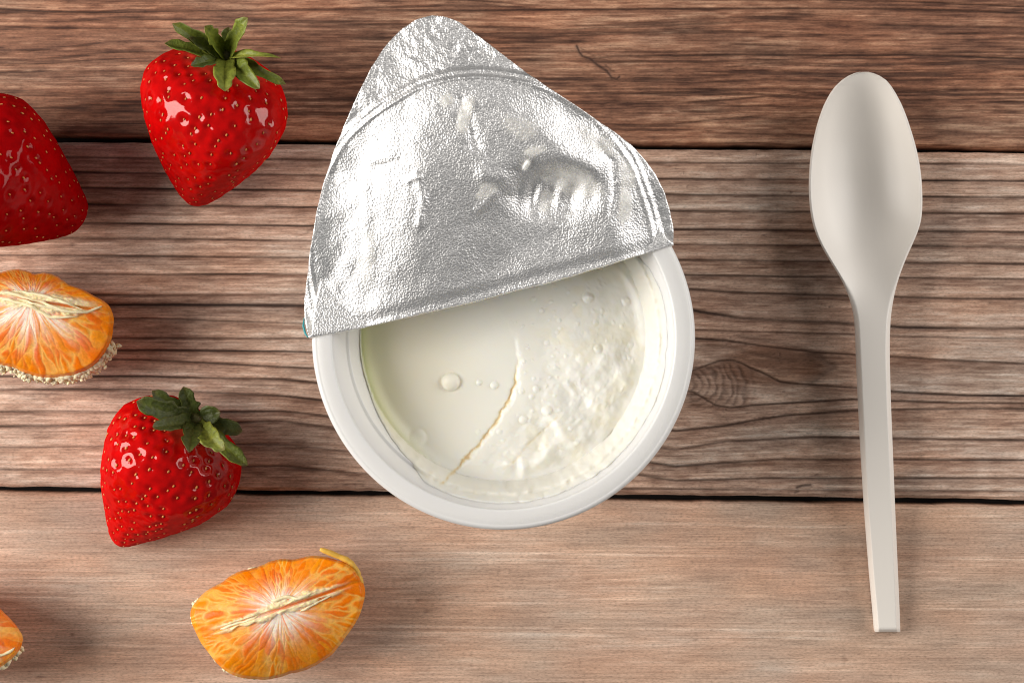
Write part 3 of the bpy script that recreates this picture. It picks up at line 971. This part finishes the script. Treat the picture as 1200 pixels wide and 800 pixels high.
# ------------------------------------------------------------------ strawberries
def strawberry(label, base_px, tip_px, base_z, tip_z, radii, seed, sepals, tint, nseeds=290, squash=1.0, seed_scale=0.8, bend=0.0, flesh='flesh'):
    r_ = np.random.default_rng(seed)
    A, B = P(*base_px, base_z), P(*tip_px, tip_z)
    ax = B - A
    Lm = np.linalg.norm(ax)
    ax /= Lm
    up = np.array([0, 0, 1.0])
    e1 = np.cross(ax, up); e1 /= np.linalg.norm(e1)
    e2 = np.cross(e1, ax)                              # mostly upwards
    ts = np.array([-0.03, 0.0, 0.03, 0.10, 0.2, 0.33, 0.48, 0.62, 0.75, 0.86, 0.94, 0.985, 1.0])
    rs = np.array([0.0, 0.34, 0.55, 0.84, .98, 1.0, 0.90, .74, .55, .375, .23, .115, 0])
    rmax = radii
    if isinstance(radii, tuple):
        rmax, rs = radii
    # smooth closed profile parameter
    arc = np.concatenate([[0], np.cumsum(np.hypot(np.diff(ts) * Lm, np.diff(rs) * rmax))])
    nT, nP = 230, 300
    q = np.linspace(0, arc[-1], nT)
    T, Rr = np.interp(q, arc, ts), np.interp(q, arc, rs)
    for _ in range(14):
        T[1:-1] = (T[:-2] + 2 * T[1:-1] + T[2:]) / 4
        Rr[1:-1] = (Rr[:-2] + 2 * Rr[1:-1] + Rr[2:]) / 4
    Rr[0] = Rr[-1] = 0.001
    ph = np.linspace(0, 2 * np.pi, nP, endpoint=False)

    def surf(Tq, Rq, phq):
        cp, sp = np.cos(phq), np.sin(phq)
        wob = 1 + 0.055 * np.sin(2 * phq + seed) + 0.03 * np.sin(3 * phq + 2 * seed + 3 * Tq) + 0.02 * np.sin(5 * phq + 7 * Tq)
        rad = Rq * rmax * wob
        c = A + ax * (Tq * Lm)[..., None] + e1 * (bend * np.sin(np.pi * np.clip(Tq, 0, 1)))[..., None]
        return c + e1 * (rad * cp)[..., None] + e2 * (rad * sp * squash)[..., None]

    TT, PP = np.broadcast_arrays(T[:, None], ph[None])
    RQ = np.broadcast_to(Rr[:, None], TT.shape)
    V = surf(TT, RQ, PP)
    nx = np.cross(np.roll(V, -1, 1) - np.roll(V, 1, 1), np.gradient(V, axis=0))
    nx /= np.linalg.norm(nx, axis=2, keepdims=True) + 1e-15
    ctr = A + ax * (TT * Lm)[..., None]
    flip = np.sign(((V - ctr) * nx).sum(2).mean())
    nx *= flip
    # seeds in spiral rows, spacing tighter at the tip
    dens = np.cumsum(Rr * np.gradient(q) / (0.45 + 0.55 * Rr))
    dens /= dens[-1]
    seeds = []
    for k in range(nseeds):
        f = (k + .5) / nseeds
        i = np.interp(f * 0.93 + 0.06, dens, np.arange(nT))
        p = (k * 2.399963 + r_.normal(0, .09)) % (2 * np.pi)
        i = float(np.clip(i + r_.normal(0, .5), 2, nT - 4))
        seeds.append((i, p))
    sd = np.array(seeds)
    iT, iR = np.interp(sd[:, 0], np.arange(nT), T), np.interp(sd[:, 0], np.arange(nT), Rr)
    SP = surf(iT, iR, sd[:, 1])
    disp = np.zeros(TT.shape)
    pit = np.zeros(TT.shape)
    size = 0.55 + 0.45 * np.clip(iR, 0, 1)
    for k in range(nseeds):
        i0, i1 = max(0, int(sd[k, 0]) - 16), min(nT, int(sd[k, 0]) + 17)
        d = np.linalg.norm(V[i0:i1] - SP[k], axis=2)
        w = 0.00078 * size[k]
        gg = g(d, w)
        disp[i0:i1] += -0.00032 * size[k] * gg + 0.00009 * g(d - 0.0017 * size[k], 0.0008)
        pit[i0:i1] = np.maximum(pit[i0:i1], gg)
    V2 = V + nx * disp[..., None]
    zmin = V2[..., 2].min()
    V2[..., 2] -= zmin
    SPn = SP.copy(); SPn[:, 2] -= zmin
    base = np.array([*P(*((np.array(base_px) + np.array(tip_px)) / 2), 0)[:2], 0])
    root = empty('strawberry', base)
    tag(root, label, 'strawberry', 'strawberries left of the cup')
    pale = sst(0.05, -0.02, TT) * 0.6
    blotch = fbm(PP * 2.2 + seed, TT * 6, seed, 3)
    C = mix(np.array(tint), np.array(tint) * np.array([1.08, 1.5, 1.2]), 0.4 * sst(.45, .75, blotch))
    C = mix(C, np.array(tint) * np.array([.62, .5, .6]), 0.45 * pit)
    C = mix(C, (0.62, 0.10, 0.05), pale)
    f_ = grid_faces(nT, nP, cyc=True, flip=bool(flip < 0))
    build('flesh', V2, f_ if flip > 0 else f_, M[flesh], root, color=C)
    # seeds
    pieces = []
    iv, if_ = ICO1
    for k in range(nseeds):
        ii, jj = int(round(sd[k, 0])), int(round(sd[k, 1] / (2 * np.pi) * nP)) % nP
        nrm_ = nx[ii, jj]
        tdir = ax - nrm_ * np.dot(ax, nrm_); tdir /= np.linalg.norm(tdir) + 1e-12
        sdir = np.cross(nrm_, tdir)
        sz = seed_scale * size[k] * r_.uniform(.8, 1.15)
        p = V2[ii, jj] + nrm_ * 0.00012
        v = p + (iv[:, :1] * 0.00030 * sdir + iv[:, 1:2] * 0.00052 * tdir + iv[:, 2:] * 0.00026 * nrm_) * sz
        pieces.append((v, [if_]))
    v_, ff = join(pieces)
    so = build('seeds', v_, ff, M['seed'], root)
    so['kind'] = 'stuff'
    # leafy cap
    Bc = A + ax * (-0.02 * Lm); Bc[2] -= zmin
    for (ex, ey, ez, wd, lift, tone, twist) in sepals:
        E = P(ex, ey, ez)
        n_l, n_w = 22, 9
        tt = np.linspace(0, 1, n_l)
        midp = (Bc + E) / 2 + np.array([0, 0, lift])
        path = ((1 - tt) ** 2)[:, None] * Bc + (2 * tt * (1 - tt))[:, None] * midp + (tt ** 2)[:, None] * E
        d = np.gradient(path, axis=0); d /= np.linalg.norm(d, axis=1, keepdims=True)
        sidev = np.cross(d, np.array([0, 0, 1.0]) + ax * -0.4 + 0.001)
        sidev /= np.linalg.norm(sidev, axis=1, keepdims=True)
        nn = np.cross(sidev, d)
        ca_, sa_ = np.cos(twist * tt), np.sin(twist * tt)
        side2 = sidev * ca_[:, None] + nn * sa_[:, None]
        nn = np.cross(side2, d)
        wprof = np.interp(tt, [0, .15, .35, .6, .8, .93, 1], [.70, .85, 1.0, .95, .78, .50, .05]) * wd * 0.58 * S
        wprof = wprof * (1 + 0.45 * (vn(tt * 9, ex, 3) - .5))
        ww = np.linspace(-1, 1, n_w)
        cup_ = (np.abs(ww) ** 1.5) * 0.35
        ruff = 0.25 * (vn(tt[:, None] * 6 + ex, ww[None] * 1.5 + ey, 8) - .5)
        lv = path[:, None] + side2[:, None] * (wprof[:, None] * ww[None])[..., None] + nn[:, None] * (wprof[:, None] * (cup_[None] - 0.12 * (ww[None] == 0) + ruff))[..., None]
        under = lv - nn[:, None] * 0.00012
        ringv = np.concatenate([lv, under[:, ::-1]], 1)
        vein = g(ww[None], .16) + 0.4 * (np.cos((tt[:, None] * 7 - np.abs(ww)[None] * 1.6) * 2 * np.pi) > .75)
        ct = mix(np.array(tone), np.array(tone) * np.array([1.7, 1.45, 1.3]) + np.array([.02, .02, 0]), np.clip(vein * .35 + 0.4 * sst(.72, 1, np.abs(ww))[None], 0, 1))
        ct = mix(ct, (0.16, 0.085, 0.03), sst(.86, 1.0, tt)[:, None] * .5 * np.ones((1, n_w)))
        cc = np.concatenate([ct, ct[:, ::-1] * 1.1], 1)
        rn = ringv.shape[1]
        build('sepal', ringv, grid_faces(n_l, rn, cyc=True), M['leaf'], root, color=cc)
    # stub of the stalk
    sp_ = [Bc + ax * 0.0012, Bc - ax * 0.0006, Bc - ax * 0.0016, Bc - ax * 0.0019]
    v_, ff = tube(sp_, [0.0021, 0.0017, 0.0014, 0.0007], 14)
    build('stalk', v_, ff, M['leaf'], root, color=np.broadcast_to(np.array([0.17, 0.15, 0.045]), (len(v_), 3)))
    return root


G1, G2, G3 = (0.155, 0.190, 0.020), (0.075, 0.095, 0.014), (0.21, 0.235, 0.030)
strawberry('bright red strawberry with spread green leaves, left of the foil lid tip', (262, 68), (223, 238), 0.0260, 0.0080, 0.0168, 3,
           [(202, 28, .033, 15, .0025, G1, .3), (193, 51, .029, 14, .002, G1, -.3), (224, 77, .033, 13, .002, G2, .2), (264, 107, .034, 19, .0045, G3, 0.1),
            (304, 104, .032, 19, .005, G1, -.2), (335, 99, .028, 12, .004, G1, -.4), (329, 68, .029, 10, .008, G3, .9), (290, 21, .034, 17, .0025, G1, .2),
            (240, 31, .034, 17, .002, G1, -.2), (268, 32, .028, 14, .001, G2, 0), (222, 44, .032, 12, .001, G2, .3)], (0.50, 0.002, 0.002))
strawberry('glossy red strawberry with dark green leaves, left of the cup rim', (222, 497), (131, 640), 0.0255, 0.0085, (0.0153,
           np.array([0.0, 0.34, 0.55, 0.84, .98, 1.0, 0.87, .68, .48, .31, .185, .095, 0])), 8,
           [(160, 470, .029, 21, .004, G2, .2), (178, 458, .025, 15, .001, G2, 0), (179, 500, .033, 17, .004, G2, -.2), (222, 529, .034, 17, .0045, G2, .2),
            (263, 527, .030, 18, .0045, G3, -.3), (290, 545, .025, 17, .004, G1, .2), (284, 505, .020, 20, .002, G2, .3), (215, 453, .024, 18, .001, G2, .1),
            (258, 482, .022, 18, .001, G2, -.2)], (0.54, 0.002, 0.002), seed_scale=0.92)
strawberry('dark red strawberry cut off by the left edge, its tip showing', (-72, 176), (97, 257), 0.0250, 0.0080, (0.0190,
           np.array([0.0, 0.34, 0.55, 0.83, .97, 1.0, 0.88, .70, .53, .38, .26, .16, 0])), 5,
           [(-120, 130, .026, 18, .003, G1, .2), (-128, 180, .024, 18, .003, G1, .1), (-110, 230, .024, 18, .003, G2, -.2), (-70, 140, .032, 18, .004, G3, .2),
            (-60, 220, .032, 18, .004, G1, -.1), (-40, 180, .034, 18, .004, G1, .1)], (0.34, 0.001, 0.002), flesh='flesh_dull')

# ------------------------------------------------------------------ mandarin pieces
def mandarin(label, cpx, ridge_deg, outline, zr, zrim, droop, seed, fringe, strings, strand=None, film=(0.40, 1.0), ridge_w=6.5):
    r_ = np.random.default_rng(seed)
    c = np.array(cpx, float)
    ol_ = np.array(outline, float) - c
    ra = math.radians(ridge_deg)
    angs = np.unwrap(np.arctan2(ol_[:, 1], ol_[:, 0])) - ra
    rad = np.hypot(ol_[:, 0], ol_[:, 1])
    a_mod = angs % (2 * np.pi)
    o_ = np.argsort(a_mod)
    a_s, r_s = a_mod[o_], rad[o_]
    a_s = np.concatenate([a_s[-2:] - 2 * np.pi, a_s, a_s[:2] + 2 * np.pi])
    r_s = np.concatenate([r_s[-2:], r_s, r_s[:2]])
    dense = np.linspace(0, 2 * np.pi, 721)
    rd = np.interp(dense, a_s, r_s)
    kk = np.ones(15) / 15
    rd = np.convolve(np.concatenate([rd[-8:-1], rd, rd[1:8]]), kk, 'same')[7:-7]
    Rf = lambda a: np.interp(a % (2 * np.pi), dense, rd) + 2.2 * (fbm(np.cos(a) * 6 + seed, np.sin(a) * 6, seed, 3) - .5)
    base = P(c[0], c[1], 0)
    root = empty('mandarin_piece', (base[0], base[1], 0))
    tag(root, label, 'mandarin', 'mandarin pieces left of the cup')
    Rlong = max(Rf(np.array([0.0]))[0], Rf(np.array([math.pi]))[0])
    surf_data = []
    for half in (0, 1):
        nA, nR, nS = 330, 110, 34
        A_ = np.linspace(0, math.pi, nA) + half * math.pi
        Ro = Rf(A_)
        D = (Ro * np.abs(np.sin(A_))).max()
        rho = np.linspace(0.004, 1, nR)[:, None]
        lx, ly = rho * Ro * np.cos(A_), rho * Ro * np.sin(A_)
        dp = np.abs(ly)

        def height(lx, ly, rho):
            s_ = lx / Rlong
            z = zr - droop * s_ ** 2
            q = np.clip(np.abs(ly) / D, 0, 1.2)
            zl = z - (z - zrim) * (0.82 * q + 0.18 * q ** 2) + 0.0016 * np.sin(np.pi * np.clip(q, 0, 1))
            zl = zl - 0.0016 * sst(0.945, 1.0, rho) ** 2
            return zl

        Zt = height(lx, ly, rho)
        X_ = c[0] + lx * math.cos(ra) - ly * math.sin(ra)
        Y_ = c[1] + lx * math.sin(ra) + ly * math.cos(ra)
        # juice sacs: stretched cells radiating from the middle of the ridge
        ao = A_ - half * math.pi
        ncell = 105
        ca_ = r_.uniform(-.05, math.pi + .05, ncell)
        cr_ = np.sqrt(r_.uniform(0.03, 1.05, ncell))
        warp = 0.10 * (fbm(X_ / 18, Y_ / 18, seed + 3, 3) - .5)
        aa = np.broadcast_to(ao[None], X_.shape) + warp
        rr2 = np.broadcast_to(rho, X_.shape) + 0.08 * (fbm(X_ / 13, Y_ / 13, seed + 4, 2) - .5)
        f1 = np.full(X_.shape, 9.0); f2 = f1.copy(); idc = np.zeros(X_.shape, int)
        for k in range(ncell):
            d = np.hypot((aa - ca_[k]) * (0.25 + 0.75 * rr2) * 3.1, (rr2 - cr_[k]) * 1.15)
            upd = d < f1
            f2 = np.where(upd, f1, np.minimum(f2, d))
            idc = np.where(upd, k, idc)
            f1 = np.where(upd, d, f1)
        eg = f2 - f1
        vein = sst(0.11, 0.0, eg)
        tone = r_.uniform(0, 1, ncell)[idc]
        cellb = np.sqrt(np.clip(eg / 0.25, 0, 1))
        Zt = Zt + 0.00018 * cellb * sst(.1, .4, rr2) * sst(1.0, .93, rho)
        # groove between the two segments, pith either side
        gw = 1.8
        Zt = Zt - 0.0007 * g(dp, gw) * g(lx - 0.25 * Rlong, 0.55 * Rlong)
        pw = ridge_w * (0.35 + 1.3 * fbm(lx / 17, half * 5 + 0 * lx, seed + 9, 3)) * np.sqrt(np.clip(1 - (lx / Rlong) ** 2, 0, 1)) + 1
        pith = sst(pw * 1.25, pw * 0.7, dp + 3.5 * (fbm(X_ / 5, Y_ / 5, seed + 10, 3) - .5)) * sst(0.9, 2.6, dp) * sst(0.92, 0.55, np.abs(lx) / Rlong)
        Zt = Zt + pith * (0.0003 + 0.0009 * (fbm(X_ / 9, Y_ / 7, seed + 11, 3) - .3))
        fm = film[1] * g(rho, film[0]) * (0.25 + 1.5 * sst(.25, .75, fbm(aa * 9, rr2 * 1.6, seed + 12, 3)))
        bloom = 0.55 * sst(.55, .75, fbm(aa * 5, rr2 * 2.6, seed + 15, 3))
        deep, mid_, lite = np.array([0.86, 0.15, 0.0]), np.array([0.90, 0.21, 0.0]), np.array([0.94, 0.31, 0.003])
        C = np.where(tone[..., None] < .5, mix(deep, mid_, tone * 2), mix(mid_, lite, tone * 2 - 1))
        C = mix(C, lite, 0.35 * sst(.75, 1.0, rho * np.ones_like(tone)))
        strength = 0.85 * sst(0.25, 0.75, fbm(aa * 3.5, rr2 * 3.5, seed + 2, 3)) + 0.10
        C = mix(C, (0.95, 0.50, 0.10), vein * strength * sst(.15, .4, rr2))
        C = mix(C, (0.95, 0.50, 0.10), bloom * sst(.3, .6, rr2) * .22)
        C = mix(C, (0.92, 0.85, 0.72), np.clip(fm, 0, .92))
        C = mix(C, (0.90, 0.74, 0.44), np.clip(pith, 0, 1))
        C = mix(C, (0.86, 0.22, 0.01), g(dp, 1.4) * g(lx - 0.25 * Rlong, 0.55 * Rlong) * .9)
        Vt = P(X_, Y_, Zt)
        # outer skin, curving down to the plank
        ee = np.linspace(0, math.pi / 2, nS + 1)[1:, None]
        kx = np.cos(ee) ** 0.75
        zedge = Zt[-1][None]
        ske = 1 + 0.02 * np.sin(2 * ee)
        lxs, lys = Ro * np.cos(A_) * kx * ske, Ro * np.sin(A_) * kx * ske
        Xs = c[0] + lxs * math.cos(ra) - lys * math.sin(ra)
        Ys = c[1] + lxs * math.sin(ra) + lys * math.cos(ra)
        Zs = zedge * (1 - np.sin(ee) ** 1.0)
        Vs = P(Xs, Ys, np.maximum(Zs, 0.0001))
        Cs = np.broadcast_to(np.array([0.86, 0.25, 0.006]), Xs.shape + (3,)).copy()
        Cs = mix(Cs, (0.90, 0.60, 0.18), 0.6 * sst(.5, .68, fbm(Xs / 9, Ys / 9, seed + 20, 3)))
        VV = np.concatenate([Vt, Vs], 0)
        CC = np.concatenate([C, Cs], 0)
        build('segment', VV, grid_faces(len(VV), nA, flip=False), M['pulp'], root, color=CC)
        surf_data.append((A_, Ro, Vt[-1], Vt))
    # crumbly pith clinging along the outer edge
    pieces = []
    iv, if_ = ICO1
    for (a0, a1, reach, keep, cnt) in fringe:
        for _ in range(cnt):
            ad = r_.uniform(a0, a1)
            thick_ = sst(1 - keep - .15, 1 - keep + .15, fbm(np.array([ad / 9.0]), seed * 1.0, seed + 31, 2))[0]
            if thick_ < .08:
                continue
            q_ = (math.radians(ad) - ra) % (2 * math.pi)
            hf = 0 if q_ < math.pi else 1
            A_, Ro, rimv, _v = surf_data[hf]
            p = rimv[int(np.clip(round((q_ - hf * math.pi) / math.pi * (len(A_) - 1)), 0, len(A_) - 1))].copy()
            outd = np.array([p[0] - base[0], p[1] - base[1], 0])
            outd /= np.linalg.norm(outd)
            f_ = r_.uniform(0, 1) ** 1.3
            p = p + outd * (reach * thick_ * f_ * (0.5 + 0.8 * vn(ad / 3.1, 2.2, seed + 36)) - 2.2) * S
            p[2] += -0.0004 - 0.0030 * f_ * r_.uniform(.4, 1.0)
            sz = r_.uniform(2.2, 4.6) * (1.1 - .45 * f_) * S
            q = iv * (1 + 0.7 * (r_.random((len(iv), 1)) - .5)) * np.array([r_.uniform(.9, 1.8), r_.uniform(.6, 1.1), .75]) * sz
            an = r_.uniform(0, 6.28)
            q = np.stack([q[:, 0] * math.cos(an) - q[:, 1] * math.sin(an), q[:, 0] * math.sin(an) + q[:, 1] * math.cos(an), q[:, 2]], 1)
            pieces.append((p + q, [if_]))
    if pieces:
        v_, ff = join(pieces)
        o = build('pith_fringe', v_, ff, M['pith'], root)
        o['kind'] = 'stuff'
    # strings of pith lying along the ridge
    for pts, w in strings:
        q = np.array(pts, float)
        d = np.concatenate([[0], np.cumsum(np.hypot(*np.diff(q, axis=0).T))])
        t_ = np.linspace(0, d[-1], 26)
        xx = np.interp(t_, d, q[:, 0]) + 1.2 * (vn(t_ / 7, 1.3, seed) - .5)
        yy = np.interp(t_, d, q[:, 1]) + 1.6 * (vn(t_ / 6, 5.3, seed) - .5)
        allp = np.concatenate([sd_[3].reshape(-1, 3) for sd_ in surf_data])
        path = []
        for x_, y_ in zip(xx, yy):
            guess = P(x_, y_, zr - .002)
            k = np.argmin((allp[:, 0] - guess[0]) ** 2 + (allp[:, 1] - guess[1]) ** 2)
            path.append(P(x_, y_, allp[k, 2] + w * S * 0.2))
        wv = 0.6 * w * S * np.interp(np.linspace(0, 1, 26), [0, .1, .5, .9, 1], [.2, .8, 1, .8, .15]) * (0.75 + 0.5 * vn(t_ / 5, 2.2, seed + 1))
        v_, ff = tube(path, wv, 8)
        build('pith_string', v_, ff, M['pith'], root)
    if strand:
        path = np.array([P(x_, y_, z_) for x_, y_, z_ in strand[0]])
        n_ = len(path)
        tq = np.linspace(0, n_ - 1, 40)
        path = np.stack([np.interp(tq, np.arange(n_), path[:, k]) for k in range(3)], 1)
        for _ in range(6):
            path[1:-1] = (path[:-2] + 2 * path[1:-1] + path[2:]) / 4
        v_, ff = tube(path, np.interp(np.linspace(0, 1, 40), [0, .1, .5, .9, 1], strand[1]) * S * (0.85 + .3 * vn(tq * 3, 1, 2)), 10)
        build('pith_strand', v_, ff, M['strand'], root)
    return root


mandarin('two-segment mandarin piece with a loose yellow pith strand, below the dark-leaved strawberry', (328, 713), -19,
         [(222, 715), (227, 735), (243, 763), (268, 788), (298, 795), (340, 789), (375, 776), (404, 747), (424, 712), (428, 690), (416, 664), (395, 656), (345, 656), (300, 666), (260, 682), (234, 699)],
         0.0215, 0.0140, 0.004, 4,
         [(100, 145, 3, .5, 36), (205, 255, 4, .45, 50), (150, 190, 1.5, .5, 20)],
         [([(258, 737), (275, 731), (290, 727), (305, 719)], 3.0), ([(318, 704), (336, 699), (350, 701), (366, 694)], 3.6), ([(352, 716), (370, 707), (388, 697)], 2.4)],
         strand=([(375, 643, .0175), (386, 647, .0172), (398, 652, .0168), (409, 657, .0165), (417, 667, .0165), (421, 678, .0160), (423, 690, .0150)], [1.5, 3.2, 3.4, 4.2, 2.5]), film=(0.38, 1.0))
mandarin('orange mandarin piece with a fluffy white pith fringe, cut by the left edge', (36, 352), 8,
         [(-72, 372), (-66, 348), (-40, 328), (0, 320), (40, 322), (80, 334), (108, 346), (127, 356), (134, 375), (130, 400), (116, 423), (96, 436), (70, 442), (40, 440), (18, 431), (0, 427), (-35, 415), (-60, 398)],
         0.0225, 0.0135, 0.004, 9,
         [(28, 135, 11, .9, 520), (135, 172, 6, .6, 80)],
         [([(-20, 345), (10, 343), (40, 351), (75, 364), (100, 366), (124, 357)], 3.2), ([(0, 349), (35, 358), (60, 372), (90, 371)], 3.4), ([(15, 341), (45, 345), (70, 352), (98, 363)], 3.0), ([(20, 350), (55, 360), (85, 366)], 2.4)],
         film=(0.42, 1.2), ridge_w=9)
mandarin('orange mandarin piece whose tip pokes in at the lower left corner', (-62, 742), 30,
         [(28, 746), (22, 738), (0, 714), (-30, 690), (-70, 674), (-110, 680), (-140, 700), (-150, 735), (-130, 775), (-95, 800), (-55, 806), (-15, 790), (8, 776), (22, 762)],
         0.0220, 0.0140, 0.004, 14,
         [(12, 60, 4, .7, 50), (60, 110, 6, .6, 60)],
         [([(-20, 765), (-2, 768), (10, 764), (17, 758)], 3.5)], film=(0.5, 1.0))
